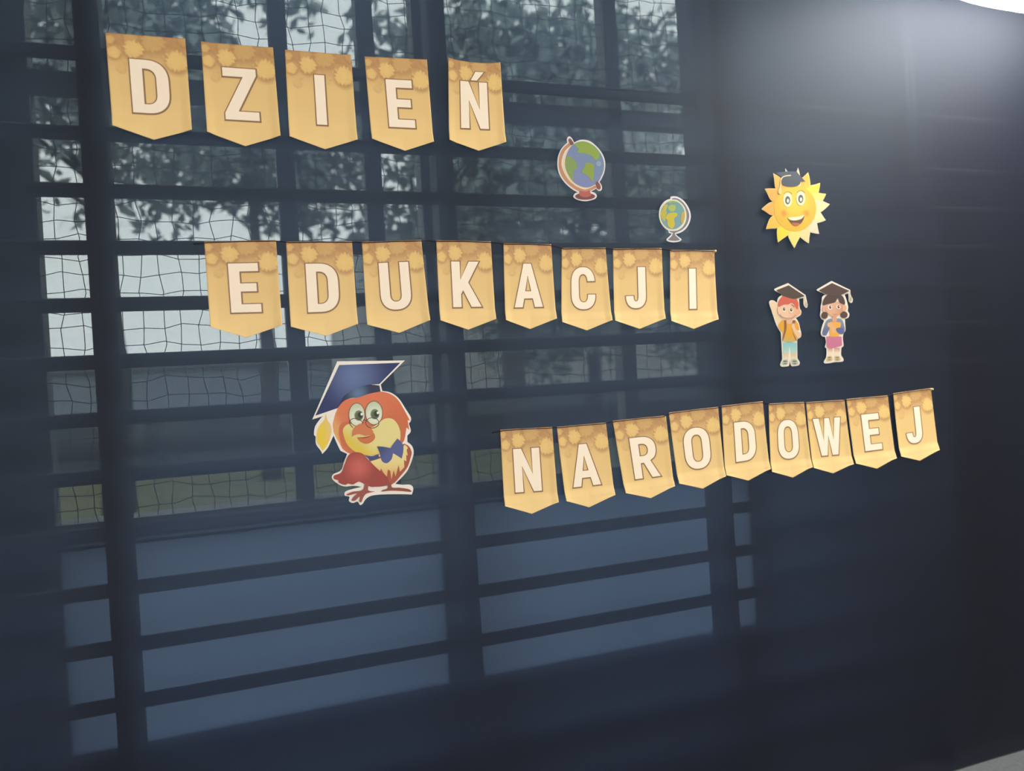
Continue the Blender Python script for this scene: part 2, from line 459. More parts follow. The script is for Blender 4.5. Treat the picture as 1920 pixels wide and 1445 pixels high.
# ------------------------------------------------------------------ pennants
CARD_W, CARD_H = .178, .234
def smst(a, b, x):
    t = max(0.0, min(1.0, (x-a)/(b-a))); return t*t*(3-2*t)
FLOW = [(.58, .055, .15, .45, 15), (.30, .03, .09, .35, 11), (.05, .07, .06, .6, 9), (.33, .155, .125, .95, 13), (.085, .205, .085, .9, 0), (.87, .255, .145, 1.0, 17),
        (.165, .37, .06, .5, 9), (.22, .31, .03, .4, 7), (.66, .30, .02, .6, 0), (.70, .22, .016, .7, 0), (.62, .345, .018, .5, 0), (.52, .25, .014, .5, 0), (.75, .185, .02, .7, 0), (.45, .30, .016, .4, 0), (.98, .02, .09, .3, 11)]
C_TOP, C_MID, C_BOT = (190, 140, 86), (225, 184, 116), (236, 196, 128)
C_FLOW, C_DARK = (228, 186, 112), (150, 100, 56)
def card_color(s, t):
    a, b, c = (Vector(pc(q)) for q in (C_TOP, C_MID, C_BOT))
    col = a.lerp(b, smst(.0, .48, t)); col = col.lerp(c, smst(.5, 1.1, t))
    n = .5 + .5*math.sin(s*19 + 3*math.sin(t*23))*math.sin(t*31 + 2*math.sin(s*17))
    col = col.lerp(Vector(pc(C_DARK)), .35*n*(1 - smst(.05, .36, t)))
    for (fx, fy, r, al, sp) in FLOW:
        dx, dy = (s - fx), (t - fy)*CARD_H/CARD_W
        d = math.hypot(dx, dy)
        if d > r*1.9: continue
        an = math.atan2(dy, dx)
        re = r*(1 + (.07*math.cos(an*sp) + .06*math.cos(an*(sp-4) + 1) + .06*math.cos(an*3 + fx*20) if sp else .05*math.cos(an*5 + fx*9)))
        # darker printed halo below and around the bloom
        hd_ = math.hypot(dx, dy - r*.25)
        col = col.lerp(Vector(pc(C_DARK)), .55*al*(1 - smst(r*.8, r*1.4, hd_)))
        inn = 1 - smst(re*.86, re*1.06, d)
        fc = Vector(pc(C_FLOW)).lerp(Vector(pc((205, 156, 88))), .35*(.5 + .5*math.cos(an*max(sp, 1)*2 + d/r*9)) * smst(.1, .9, d/r))
        col = col.lerp(fc, al*inn)
    return col
GX, GY, GT = 60, 76, 12
COLS = []
for j in range(GY + GT + 1):
    for i in range(GX + 1):
        s = i/GX
        t = j/GY if j <= GY else 1 + (j-GY)/GT*.12*(1-abs(2*s-1))
        COLS.append((*card_color(s, t), 1.0))
m_card = bpy.data.materials.new('gold_pennant_print'); m_card.use_nodes = True
nt = m_card.node_tree; b = nt.nodes['Principled BSDF']; b.inputs['Roughness'].default_value = .5; b.inputs['Specular IOR Level'].default_value = .25
atn = nt.nodes.new('ShaderNodeAttribute'); atn.attribute_name = 'print'; nt.links.new(atn.outputs['Color'], b.inputs['Base Color'])
m_letter = noisy('cream_letter_print', pc((245, 220, 188)), pc((247, 225, 196)), 25, .5, .25)
m_outline = mat('brown_outline_print', pc((140, 104, 68)), .5, .25)
m_string = mat('dark_purple_thread', (.022, .012, .018), .8, .1)
m_pin = mat('pin_cream', pc((240, 214, 150)), .3, .5)

def arc(cx, cy, rx, ry, a0, a1, n=9, e=2.3):
    o = []
    for k in range(n + 1):
        a = math.radians(a0 + (a1-a0)*k/n); c, s = math.cos(a), math.sin(a)
        o.append((cx + rx*math.copysign(abs(c)**(2/e), c), cy + ry*math.copysign(abs(s)**(2/e), s)))
    return o
def glyph(ch):
    if ch == 'I': return [[[(0,0),(.2,0),(.2,1),(0,1)]]], .415
    if ch == 'E': return [[[(0,0),(.55,0),(.55,.165),(.2,.165),(.2,.41),(.5,.41),(.5,.575),(.2,.575),(.2,.835),(.56,.835),(.56,1),(0,1)]]], .30
    if ch == 'Z': return [[[(0,0),(.61,0),(.61,.13),(.245,.835),(.62,.835),(.62,1),(0,1),(0,.875),(.365,.165),(0,.165)]]], .262
    if ch == 'D': return [[[(0,0)] + arc(.26,.38,.37,.38,-90,0) + arc(.26,.62,.37,.38,0,90) + [(0,1)], [(.2,.165)] + arc(.25,.36,.175,.195,-90,0) + arc(.25,.64,.175,.195,0,90) + [(.2,.835)]]], .268
    if ch == 'U': return [[[(0,0),(.2,0)] + [(.2,.66)] + arc(.325,.68,.125,.155,180,0,12)[0:] + [(.45,0),(.65,0)] + arc(.325,.67,.325,.335,0,180,16)]], .25
    if ch == 'K': return [[[(0,0),(.2,0),(.2,.40),(.42,0),(.66,0),(.385,.46),(.68,1),(.44,1),(.255,.63),(.2,.72),(.2,1),(0,1)]]], .25
    if ch == 'A': return [[[(.27,0),(.47,0),(.74,1),(.53,1),(.485,.80),(.255,.80),(.21,1),(0,1)], [(.37,.27),(.29,.635),(.45,.635)]]], .195
    if ch == 'C':
        o = arc(.33,.36,.33,.36,0,-90,9)[1:] ; o = [(.655,.335)] + o + arc(.33,.36,.33,.36,-90,-180,9)[1:] + arc(.33,.64,.33,.36,180,90,9) + arc(.33,.64,.33,.36,90,0,9)[1:-1] + [(.655,.655),(.455,.655)]
        o += arc(.33,.65,.125,.185,0,90,6)[1:] + arc(.33,.65,.125,.185,90,180,6)[1:] + arc(.33,.35,.125,.185,180,270,6) + arc(.33,.35,.125,.185,-90,0,6)[1:-1] + [(.455,.335)]
        return [[o]], .21
    if ch == 'J': return [[[(.33,0),(.53,0)] + arc(.265,.70,.265,.30,0,90,9) + arc(.265,.70,.265,.30,90,180,9)[:-1] + [(0,.70),(.2,.70)] + arc(.265,.705,.065,.13,180,90,6)[1:] + arc(.265,.705,.065,.13,90,0,6)]], .245
    if ch in 'NŃ':
        g = [[[(0,0),(.2,0),(.46,.60),(.46,0),(.66,0),(.66,1),(.46,1),(.2,.40),(.2,1),(0,1)]]]
        if ch == 'Ń': g.append([[(.26,-.035),(.38,-.24),(.59,-.24),(.41,-.035)]])
        return g, .22
    if ch == 'R': return [[[(0,0)] + arc(.29,.31,.34,.31,-90,0) + arc(.29,.31,.34,.31,0,42,4)[1:] + [(.455,.585),(.68,1),(.46,1),(.285,.63),(.2,.63),(.2,1),(0,1)], [(.2,.165)] + arc(.28,.315,.15,.15,-90,0,6) + arc(.28,.315,.15,.15,0,90,6) + [(.2,.465)]]], .25
    if ch == 'O': return [[arc(.35,.37,.35,.38,-180,-90) + arc(.35,.37,.35,.38,-90,0)[1:] + arc(.35,.63,.35,.38,0,90) + arc(.35,.63,.35,.38,90,180)[1:],
                           arc(.35,.35,.145,.19,-180,-90,6) + arc(.35,.35,.145,.19,-90,0,6)[1:] + arc(.35,.65,.145,.19,0,90,6) + arc(.35,.65,.145,.19,90,180,6)[1:]]], .225
    if ch == 'W': return [[[(0,0),(.2,0),(.305,.60),(.385,0),(.545,0),(.63,.60),(.73,0),(.93,0),(.74,1),(.55,1),(.465,.45),(.38,1),(.19,1)]]], .135
def clean(lp):
    o = []
    for p in lp:
        if not o or math.hypot(p[0]-o[-1][0], p[1]-o[-1][1]) > 1e-3: o.append(p)
    if math.hypot(o[0][0]-o[-1][0], o[0][1]-o[-1][1]) < 1e-3: o.pop()
    return o
def offset(lp, d):
    """grow a loop outwards by d (inwards for d < 0), whichever way it winds"""
    A = sum(lp[i][0]*lp[(i+1) % len(lp)][1] - lp[(i+1) % len(lp)][0]*lp[i][1] for i in range(len(lp)))
    sg = 1 if A > 0 else -1; o = []
    for i in range(len(lp)):
        a, b, c = Vector(lp[i-1]), Vector(lp[i]), Vector(lp[(i+1) % len(lp)])
        e0 = (b-a).normalized(); e1 = (c-b).normalized()
        n0 = Vector((e0.y, -e0.x))*sg; n1 = Vector((e1.y, -e1.x))*sg
        m = n0 + n1
        m = m / max(m.dot(n0), .45) if m.length > 1e-4 else n0
        o.append(tuple(b + m*d))
    return o

def pennant(ch, quad, crop, label, seed, group, sag=0.0):
    ox, oy, k = crop; rnd = random.Random(seed)
    TL, TR, BR, TIP, BL = [at(ox + p[0]/k, oy + p[1]/k) for p in quad]
    mid = (TL + TR)/2
    root = empty('pennant', (mid.x, 0, min(TIP.z, BL.z)), label, 'pennant', group)
    O = root.location
    curlL, curlR = rnd.uniform(.001, .006), rnd.uniform(.001, .006)
    y0 = -.006
    def P(s, t, extra=0.0, tip=0.0):
        tt = min(t, 1.0)
        p = TL.lerp(TR, s).lerp(BL.lerp(BR, s), tt)
        if tip > 0:
            q = BL.lerp(TIP, s*2) if s < .5 else TIP.lerp(BR, s*2-1)
            p = BL.lerp(BR, s).lerp(q, tip)
        z = p.z - sag*4*s*(1-s)*max(0, 1-t*3)
        lift = (curlL*smst(.14, 0, s) if s < .14 else 0) + (curlR*smst(.86, 1, s) if s > .86 else 0)
        lift *= .35 + .65*smst(.3, 1, t)
        lift += .006*smst(.86, 1.0, tt)*(.3 + .7*abs(2*s-1)) + .002*tip
        return (p.x - O.x, y0 - lift - extra, z - O.z)
    mb = MB()
    for j in range(GY + GT + 1):
        for i in range(GX + 1):
            s = i/GX
            mb.v.append(P(s, j/GY) if j <= GY else P(s, 1, 0, (j-GY)/GT))
    for j in range(GY + GT):
        for i in range(GX):
            a = j*(GX+1) + i
            mb.f.append((a, a+GX+1, a+GX+2, a+1))
    card = mb.build('card', m_card, root, True)
    at_ = card.data.color_attributes.new('print', 'FLOAT_COLOR', 'POINT')
    at_.data.foreach_set('color', [c for q in COLS for c in q])
    sol = card.modifiers.new('paper', 'SOLIDIFY'); sol.thickness = .0006; sol.offset = -1
    g, s0 = glyph(ch)
    T0, DT = .264, .574; SX = DT*CARD_H/CARD_W
    def place(lp, ex, sx=0, sy=0): return [P(s0 + (x+sx)*SX, T0 + (y+sy)*DT, ex) for (x, y) in lp]
    for part in g:
        lps = [clean(l_) for l_ in part]
        big = [offset(l_, .026 if i == 0 else -.026) for i, l_ in enumerate(lps)]
        prism('letter_outline', [place(l_, .0007, .004, .006) for l_ in big], .0003, m_outline, root)
        prism('letter', [place(l_, .0011) for l_ in lps], .0003, m_letter, root)
    return TL, TR

c2 = (190, 50, 5.4857); c3 = (520, 80, 4.3636); c4 = (370, 440, 4.2667); c5 = (800, 440, 3.4286); c6 = (920, 740, 4.3636); c7 = (1330, 720, 4.3636)
G1, G2, G3 = 'pennants of the top row', 'pennants of the middle row', 'pennants of the bottom row'
ROW1 = [('D', c2, [(45,70),(865,135),(935,1080),(545,1175),(120,1030)], 'gold pennant with letter D, leftmost of the top row'),
        ('Z', c2, [(1025,165),(1765,225),(1840,1140),(1482,1240),(1090,1100)], 'gold pennant with letter Z in the top row'),
        ('I', c3, [(60,65),(600,108),(650,805),(388,880),(97,778)], 'gold pennant with letter I in the top row'),
        ('E', c3, [(710,120),(1220,145),(1272,820),(1040,893),(768,797)], 'gold pennant with letter E in the top row'),
        ('Ń', c3, [(1393,130),(1818,168),(1858,825),(1640,892),(1397,808)], 'gold pennant with accented letter Ń ending the top row')]
ROW2 = [('E', c4, [(55,58),(628,45),(678,725),(392,825),(105,740)], 'gold pennant with letter E, leftmost of the middle row'),
        ('D', c4, [(708,58),(1235,55),(1280,715),(1030,812),(745,738)], 'gold pennant with letter D in the middle row'),
        ('U', c4, [(1313,60),(1787,45),(1852,685),(1612,787),(1352,722)], 'gold pennant with letter U in the middle row'),
        ('K', c5, [(57,38),(408,45),(437,543),(262,612),(80,552)], 'gold pennant with letter K in the middle row'),
        ('A', c5, [(488,57),(795,63),(825,540),(658,608),(498,550)], 'gold pennant with letter A in the middle row'),
        ('C', c5, [(862,88),(1143,85),(1180,550),(1022,617),(858,562)], 'gold pennant with letter C in the middle row'),
        ('J', c5, [(1190,92),(1503,88),(1520,540),(1360,607),(1197,553)], 'gold pennant with letter J in the middle row'),
        ('I', c5, [(1557,100),(1840,102),(1858,545),(1707,607),(1557,555)], 'gold pennant with letter I ending the middle row')]
ROW3 = [('N', c6, [(72,285),(495,262),(540,870),(328,970),(105,905)], 'gold pennant with letter N, leftmost of the bottom row'),
        ('A', c6, [(532,262),(935,226),(1005,812),(795,917),(600,862)], 'gold pennant with letter A in the bottom row'),
        ('R', c6, [(990,212),(1425,168),(1487,740),(1298,843),(1087,798)], 'gold pennant with letter R in the bottom row'),
        ('O', c6, [(1447,145),(1850,98),(1900,660),(1722,765),(1520,720)], 'gold pennant with letter O between R and D, bottom row'),
        ('D', c7, [(90,178),(425,140),(477,688),(305,787),(118,740)], 'gold pennant with letter D in the bottom row'),
        ('O', c7, [(473,160),(762,145),(818,672),(668,762),(487,712)], 'gold pennant with letter O between D and W, bottom row'),
        ('W', c7, [(778,148),(1092,128),(1153,648),(997,728),(825,680)], 'gold pennant with letter W in the bottom row'),
        ('E', c7, [(1110,122),(1447,92),(1503,600),(1355,690),(1175,645)], 'gold pennant with letter E in the bottom row'),
        ('J', c7, [(1490,75),(1800,33),(1858,533),(1705,625),(1537,587)], 'gold pennant with letter J ending the bottom row')]
seed = 1
tops = []
for row, g in ((ROW1, G1), (ROW2, G2), (ROW3, G3)):
    tp = []
    for ch, crop, q, lab in row:
        tp.append(pennant(ch, q, crop, lab, seed, g, .007 if ch == 'Ń' else 0)); seed += 1
    tops.append(tp)
for tp, nm in ((tops[1], 'middle'), (tops[2], 'bottom')):
    pts = []
    for TL, TR in tp:
        for f_ in (.05, .95):
            p = TL.lerp(TR, f_); pts.append(Vector((p.x, -.0075, p.z - .003)))
    full = [Vector((pts[0].x - .035, -.0072, pts[0].z - .004))]
    for a, b_ in zip(pts[:-1], pts[1:]):
        full += [a, (a + b_)/2 + Vector((0, 0, .001))]
    full += [pts[-1], Vector((tp[-1][1].x + .002, -.005, tp[-1][1].z - .003))]
    tag(MB().tube(full, .0014, 6).build('bunting_string', m_string, None, True), 'thin dark thread stringing together the %s row of pennants' % nm, 'string')
for tp, nm in ((tops[1], 'middle'), (tops[2], 'bottom')):
    p = tp[-1][1]
    pr = empty('push_pin', (p.x - .001, -.0075, p.z - .004), 'small pale pin at the top right corner of the last %s row pennant' % nm, 'push pin')
    MB().lathe([(.001, 0), (.0042, .0006), (.0042, .003), (.0028, .0045), (.0028, .008), (.0036, .0095), (.001, .0100)], (0, 0, 0), 14).build('pin_head', m_pin, pr, True).rotation_euler = (math.pi/2, 0, 0)
    MB().tube([(0, .001, 0), (0, .016, 0)], .0006, 6).build('needle', mat('steel', (.5, .5, .5), .3, .5), pr)

PRINT_GAIN = .70
# ------------------------------------------------------------------ chick with mortarboard
WHITE = (244, 230, 212)
C = Cutout('chick_cutout', 'paper cutout of an orange chick wearing a blue mortarboard and bow tie', 560, 650, 4.6625, (640, 1378))
C.add('backing', [(118,634,1),(335,128,1),(925,120,1),(714,330,1),(727,386,1),(800,400),(870,450),(930,540),(976,615),(974,650),(958,668,1),(976,735),(946,775,1),(946,830,1),(988,868),(1000,935),(962,1050),(920,1115),(840,1195,1),(900,1203),(970,1203),(998,1235),(985,1288,1),(900,1285),(720,1288),(630,1300),(582,1330),(556,1370),(532,1378),(512,1350),(470,1362),(437,1343),(440,1308),(402,1298),(402,1268),(440,1248),(548,1222,1),(480,1212),(400,1218),(340,1195),(290,1150),(300,1112),(368,1076),(395,1000),(422,935,1),(380,915),(362,905),(330,840),(303,775,1),(275,835),(250,885),(205,935,1),(190,905),(150,850),(146,782),(132,768),(140,700),(178,640),(208,606,1)], WHITE)
m = grad('chick_orange', (222, 118, 78), (208, 104, 62), C.l((560, 440)), C.l((930, 760)))
C.add('head', [(338,535,1),(385,465),(450,452),(520,440),(620,405),(714,390,1),(790,408),(860,458),(915,545),(945,600),(968,645,1),(948,640,1),(962,725,1),(938,705,1),(925,790),(905,835),(820,890),(700,935),(560,945),(440,930),(380,890,1),(365,860),(330,800),(302,740,1),(298,660)], m)
C.add('head_fur', [(350,720),(375,670),(430,655),(520,690),(640,690),(740,640),(800,590),(880,610),(925,700),(922,800),(860,880),(700,940),(560,945),(450,915),(380,850)], (204, 108, 66))
m = grad('chick_left_temple', (230, 160, 92), (218, 120, 76), C.l((305, 700)), C.l((400, 640)))
C.add('temple_feathers', [(300,660),(330,560),(390,540),(400,620),(360,680),(345,760),(365,850),(330,800),(302,740,1)], m)
m = grad('chick_face', (232, 212, 136), (226, 192, 70), C.l((640, 830)), C.l((560, 930)))
C.add('face', [(384,740),(400,695),(450,672),(560,690),(640,700),(700,660),(755,626),(820,632),(868,690),(886,770),(868,850),(800,905),(700,935),(600,946),(500,920),(420,850)], m)
m = grad('cap_blue', (98, 112, 150), (40, 48, 92), C.l((480, 260)), C.l((250, 520)), True)
cap = C.add('mortarboard', [(143,602,1),(352,160,1),(884,140,1),(702,326,1),(600,335),(480,370),(400,425),(365,470),(338,535,1)], m)
m = grad('cap_band_blue', (96, 118, 148), (44, 48, 74), C.l((515, 405)), C.l((640, 400)), True)
C.add('cap_band', [(365,470),(400,425),(480,370),(600,332),(702,338,1),(712,390,1),(620,408),(560,428),(520,442),(440,452),(385,480),(338,535,1)], m)
m = grad('tassel_yellow', (236, 200, 60), (232, 196, 120), C.l((200, 760)), C.l((290, 740)))
ts = C.add('tassel', [(235,580,1),(220,640),(178,690),(155,765),(160,830),(185,870),(205,908,1),(238,870),(266,815),(286,740),(276,680),(250,640)], m)
C.add('tassel_fold', [(250,690),(262,740),(250,800),(228,830,1),(235,770),(238,720)], (238, 196, 106), ts)
for (ex, ey, rx, ry, ix, iy) in ((505, 592, 67, 98, 522, 600), (654, 577, 72, 100, 662, 588)):
    C.e('eye_rim', ex, ey, rx + 5, ry + 5, (96, 66, 42))
    m = grad('eye_white_%d' % ex, (240, 234, 208), (190, 196, 156), C.l((ex + 10, ey + 30)), C.l((ex - 30, ey - 110)), True)
    ey_ = C.e('eye', ex, ey, rx, ry, m)
    C.e('iris', ix, iy, 39, 45, (120, 130, 88), ey_); C.e('iris_ring', ix + 3, iy + 4, 30, 34, (92, 100, 66), ey_)
    C.e('pupil', ix + 14, iy - 4, 21, 26, (52, 52, 36), ey_); C.e('glint', ix + 26, iy - 12, 11, 12, (240, 236, 215), ey_)
m = grad('beak_orange', (216, 124, 76), (206, 112, 62), C.l((560, 680)), C.l((560, 830)))
C.add('lower_beak', [(503,790,1),(560,796),(615,784),(650,752),(664,790),(640,825),(590,846),(540,828)], m)
C.add('upper_beak', [(462,785,1),(470,725),(500,690),(545,668),(600,682),(645,735),(640,766),(580,776),(530,762),(490,768)], (212, 120, 74))
C.add('beak_line', [(505,790,1),(560,798),(612,786),(640,765),(615,778),(560,788)], (150, 74, 40))
sp_ = C.ring('spectacles', 640, 664, 60, 48, 6, (92, 62, 46))
C.stroke('spectacle_rim', [(470,705),(448,680),(442,650),(468,628),(510,628),(548,650),(560,672)], 6, (92, 62, 46), sp_)
C.stroke('spectacle_bridge', [(556,642),(570,636),(586,646)], 6, (92, 62, 46), sp_)
C.add('body', [(620,985),(700,960),(860,870),(920,845,1),(960,870),(982,920),(972,970),(945,1050),(890,1120),(828,1188),(760,1212),(660,1220),(600,1200),(560,1100)], (172, 84, 58))
m = grad('chest_yellow', (236, 212, 136), (228, 178, 110), C.l((800, 980)), C.l((800, 1130)))
C.add('chest', [(622,1000,1),(700,975),(800,940),(880,880),(925,855,1),(950,880,1),(938,900,1),(948,950,1),(935,940,1),(935,1000,1),(915,985,1),(918,1050,1),(880,1090,1),(868,1030,1),(842,1130,1),(825,1075,1),(806,1155,1),(795,1080,1),(775,1070,1),(765,1135,1),(735,1095,1),(715,1060,1),(705,1090,1),(660,1040,1)], m)
m = grad('wing_red', (206, 98, 84), (160, 68, 56), C.l((520, 1050)), C.l((420, 1180)), True)
C.add('wing', [(432,945),(490,920),(550,930),(600,980),(660,1040),(710,1085),(765,1130),(790,1185,1),(720,1215),(690,1212,1),(640,1222),(600,1210),(560,1190),(520,1176),(470,1200),(430,1192),(400,1204),(350,1185),(342,1162,1),(305,1150),(308,1122),(368,1096),(395,1030)], m)
C.add('collar_band', [(570,945,1),(640,952),(692,935,1),(702,970,1),(660,985),(618,992,1),(600,970)], (72, 76, 112))
m = grad('bow_blue', (86, 92, 138), (64, 70, 104), C.l((800, 930)), C.l((700, 870)))
C.add('bow_tie', [(680,868,1),(740,872),(798,884,1),(820,850),(858,800,1),(882,822),(912,858,1),(908,920),(895,975,1),(850,945),(820,928,1),(806,980),(765,1015),(722,995),(705,930)], m)
C.add('foot', [(572,1190,1),(612,1190,1),(604,1250),(665,1262,1),(592,1278),(562,1310),(545,1352),(525,1348),(528,1305),(490,1340),(458,1338),(478,1305),(505,1278),(432,1295),(415,1285),(470,1262),(552,1248)], (158, 82, 68))
C.add('foot', [(768,1185,1),(806,1185,1),(812,1225),(880,1228),(960,1242),(978,1264),(900,1258),(800,1254),(718,1262),(735,1246),(772,1232)], (146, 76, 58))

PRINT_GAIN = .60
# ------------------------------------------------------------------ large globe
C = Cutout('paper_globe', 'large paper globe cutout with red stand and brown ring', 1020, 240, 9.636, (720, 1328))
C.add('backing', [(398,215),(420,172),(455,165),(495,205),(528,275,1),(600,238),(680,222),(800,242),(900,310),(990,405),(1060,520),(1090,650),(1075,800),(1030,910),(985,985,1),(1025,1050),(1030,1110),(1000,1145),(955,1138),(930,1105,1),(830,1155,1),(900,1180),(938,1230),(910,1285),(800,1322),(720,1330),(620,1315),(540,1280),(515,1240),(545,1190),(590,1170,1),(500,1120),(380,1020),(290,900),(240,780),(226,640),(245,500),(310,370),(405,275,1)], (240, 226, 216))
C.add('meridian_ring', [(430,285,1),(330,375),(270,490),(248,640),(262,770),(310,890),(400,1005),(510,1095),(620,1150),(760,1155),(850,1130),(935,1085,1),(905,1045,1),(820,1090),(720,1118),(600,1080),(470,990),(370,860),(305,700),(312,560),(370,420),(465,330,1)], (204, 144, 106))
C.add('ring_inner', [(465,335,1),(400,410),(345,500),(318,620),(325,740),(375,860),(450,965),(560,1060),(700,1110),(820,1090),(905,1045,1),(700,1075),(560,1020),(450,900),(385,760),(362,620),(380,500)], (240, 214, 168))
m = grad('globe_sea', (132, 138, 176), (122, 140, 160), C.l((600, 900)), C.l((980, 500)))
sea = C.add('globe_ball', [(540,290),(640,255),(750,262),(870,320),(970,420),(1040,540),(1068,660),(1055,790),(1010,900),(960,985),(870,1050),(760,1085),(640,1060),(520,990),(430,870),(375,740),(365,610),(395,480),(455,365)], m)
C.add('continent', [(545,300),(650,258),(750,265),(860,320),(950,410),(985,470),(970,560),(930,580),(880,570),(860,520),(780,490),(700,460),(640,470),(590,440),(610,390),(570,350)], (148, 168, 66), sea)
C.add('continent', [(400,520),(470,530),(530,590),(580,660),(570,740),(520,790),(515,860),(510,970),(440,880),(385,760),(366,640)], (140, 160, 84), sea)
C.add('continent', [(740,650),(830,645),(880,690),(880,800),(870,980),(830,940),(780,880),(720,840),(668,800),(700,740)], (146, 164, 60), sea)
C.e('globe_glint', 970, 655, 45, 48, (152, 162, 180), sea)
C.add('axis_knob', [(425,225),(455,200),(490,240),(520,290),(490,320),(455,315)], (134, 84, 66))
C.add('axis_knob', [(915,1030),(940,970),(985,1020),(1008,1080),(985,1122),(945,1105)], (142, 80, 66))
C.add('stand_foot', [(545,1240),(600,1200),(720,1190),(850,1200),(905,1240),(870,1280),(790,1300),(680,1302),(590,1285)], (128, 68, 60))
C.add('stand_neck', [(620,1135,1),(720,1155),(815,1140,1),(820,1180),(840,1215),(780,1255),(690,1258),(625,1220),(620,1180)], (192, 96, 86))

# ------------------------------------------------------------------ small globe
C = Cutout('paper_globe', 'small paper globe cutout with grey arc stand above the middle row', 1210, 350, 12.045, (625, 1262))
C.add('backing', [(540,285,1),(545,235,1),(620,225),(720,245),(850,335),(950,480),(1000,640),(985,780),(920,920),(830,1010),(730,1060),(660,1075,1),(700,1120),(780,1180),(790,1210),(740,1245),(620,1264),(510,1248),(455,1215),(470,1175),(530,1120),(575,1065,1),(510,1050),(495,995,1),(400,930),(320,800),(283,640),(310,480),(390,360),(470,305)], (236, 228, 220))
C.add('stand', [(575,275,1),(640,265),(740,295),(850,390),(930,520),(965,650),(945,790),(880,910),(790,990),(690,1035),(640,1055,1),(660,1110),(750,1200),(700,1225),(620,1232),(540,1222),(490,1205),(570,1120),(600,1050,1),(530,1030),(520,1000,1),(600,1010),(720,985),(830,900),(890,780),(905,650),(880,530),(810,410),(700,315),(575,295,1)], (128, 118, 118))
C.e('globe_rim', 592, 650, 310, 350, (230, 218, 176))
sea = C.e('globe_ball', 592, 650, 278, 322, grad('small_globe_sea', (112, 158, 148), (124, 156, 158), C.l((700, 500)), C.l((680, 800))))
C.add('continent', [(370,500),(400,420),(460,410),(480,450),(440,540),(460,600),(430,680),(420,790),(380,760),(330,700),(325,600)], (196, 176, 60), sea)
C.add('continent', [(490,470),(560,420),(640,430),(660,500),(620,560),(560,570),(510,540)], (174, 182, 88), sea)
C.add('continent', [(470,640),(560,600),(660,595),(700,640),(670,690),(620,740),(640,850),(610,930),(570,960),(510,920),(470,850),(480,780),(430,720)], (206, 184, 44), sea)
C.add('continent', [(790,620),(850,560),(862,660),(845,780),(810,850),(775,770)], (200, 164, 70), sea)
C.add('continent', [(480,365),(560,335),(650,340),(680,380),(600,375),(540,395)], (150, 168, 100), sea)

PRINT_GAIN = .56
# ------------------------------------------------------------------ sun with cap
C = Cutout('sun_cutout', 'paper cutout of a smiling yellow sun wearing a dark graduation cap', 1410, 300, 8.025, (620, 1330))
tips = [((825,190),(250,180,60)), ((1005,350),(242,206,62)), ((1095,515),(240,205,100)), ((1150,670),(240,216,150)), ((1090,910),(238,210,150)), ((990,1115),(238,206,168)),
        ((835,1260),(236,206,140)), ((618,1330),(238,212,110)), ((370,1245),(240,208,50)), ((190,1045),(240,184,62)), ((122,745),(234,168,72)), ((172,440),(234,168,66)), ((298,205),(240,174,72)), ((480,130),(190,180,170)), ((672,120),(226,196,160))]
cx_, cy_ = 625, 735
body = C.e('backing', cx_, cy_, 320, 350, (236, 196, 92))
for ri, ((tx, ty), col) in enumerate(tips):
    d = Vector((tx - cx_, ty - cy_)); n_ = Vector((-d.y, d.x)).normalized(); u = d.normalized()
    r0 = 285; L_ = d.length; hw = 102 if ty > 180 else 60
    b0 = Vector((cx_, cy_)) + u*r0
    pts = [tuple(b0 + n_*hw*.8), tuple(b0 + u*(L_-r0)*.36 + n_*hw), tuple(b0 + u*(L_-r0)*.74 + n_*hw*.50), (tx, ty, 1), tuple(b0 + u*(L_-r0)*.74 - n_*hw*.36), tuple(b0 + u*(L_-r0)*.36 - n_*hw*.9), tuple(b0 - n_*hw*.8)]
    ry = C.add('ray', pts, tuple(int(.6*a + .4*b_) for a, b_ in zip(col, (244, 226, 190))), lift=C.y - .0001 - .00002*ri)
    q = [tuple(Vector(p[:2]).lerp(b0, .085)) + ((1,) if len(p) > 2 else ()) for p in pts]
    C.add('ray_fill', q, col, ry, lift=C.y - .0005 - .00002*ri)
C.y -= .0009
m = grad('sun_face', (228, 198, 58), (226, 174, 46), C.l((620, 640)), C.l((620, 1060)), True)
C.e('face', cx_, cy_, 318, 345, m)
for bx in (455, 800):
    C.e('cheek', bx, 810, 78, 58, grad('sun_cheek_%d' % bx, (218, 140, 48), (232, 184, 54), C.l((bx, 810)), C.l((bx + 78, 810)), True))
C.stroke('eyebrow', [(455,520),(490,490),(540,488),(580,520)], 9, (170, 130, 50))
C.stroke('eyebrow', [(650,500),(690,468),(740,472),(775,505)], 9, (170, 130, 50))
for ex, ey in ((512, 605), (708, 585)):
    e_ = C.e('eye', ex, ey, 66, 108, (240, 222, 180))
    C.e('iris', ex, ey + 8, 38, 62, (92, 92, 80), e_); C.e('pupil_light', ex + 4, ey + 16, 18, 32, (214, 210, 186), e_)
mo = C.add('mouth', [(512,880,1),(580,900),(680,890),(765,840,1),(745,910),(700,970),(640,996),(570,960)], (104, 62, 44))
C.add('teeth', [(512,878,1),(570,868),(660,860),(765,836,1),(720,890),(630,916),(550,908)], (242, 220, 180), mo)
C.add('tongue', [(570,958),(620,950),(690,960),(680,985),(640,996),(600,985)], (190, 96, 60), mo)
C.add('cap_band', [(428,275),(560,300),(692,330),(696,365),(650,398),(570,410),(490,400),(432,370)], (66, 72, 76))
C.add('mortarboard', [(330,200,1),(480,185,1),(640,180,1),(780,335,1),(600,318,1),(430,272,1)], (70, 74, 80))
C.stroke('tassel', [(560,242),(500,246),(440,265),(410,310),(405,380),(395,430)], 14, (236, 206, 160))
C.add('tassel_end', [(400,380),(415,440),(412,515),(385,520),(368,490),(382,430)], (240, 196, 120))

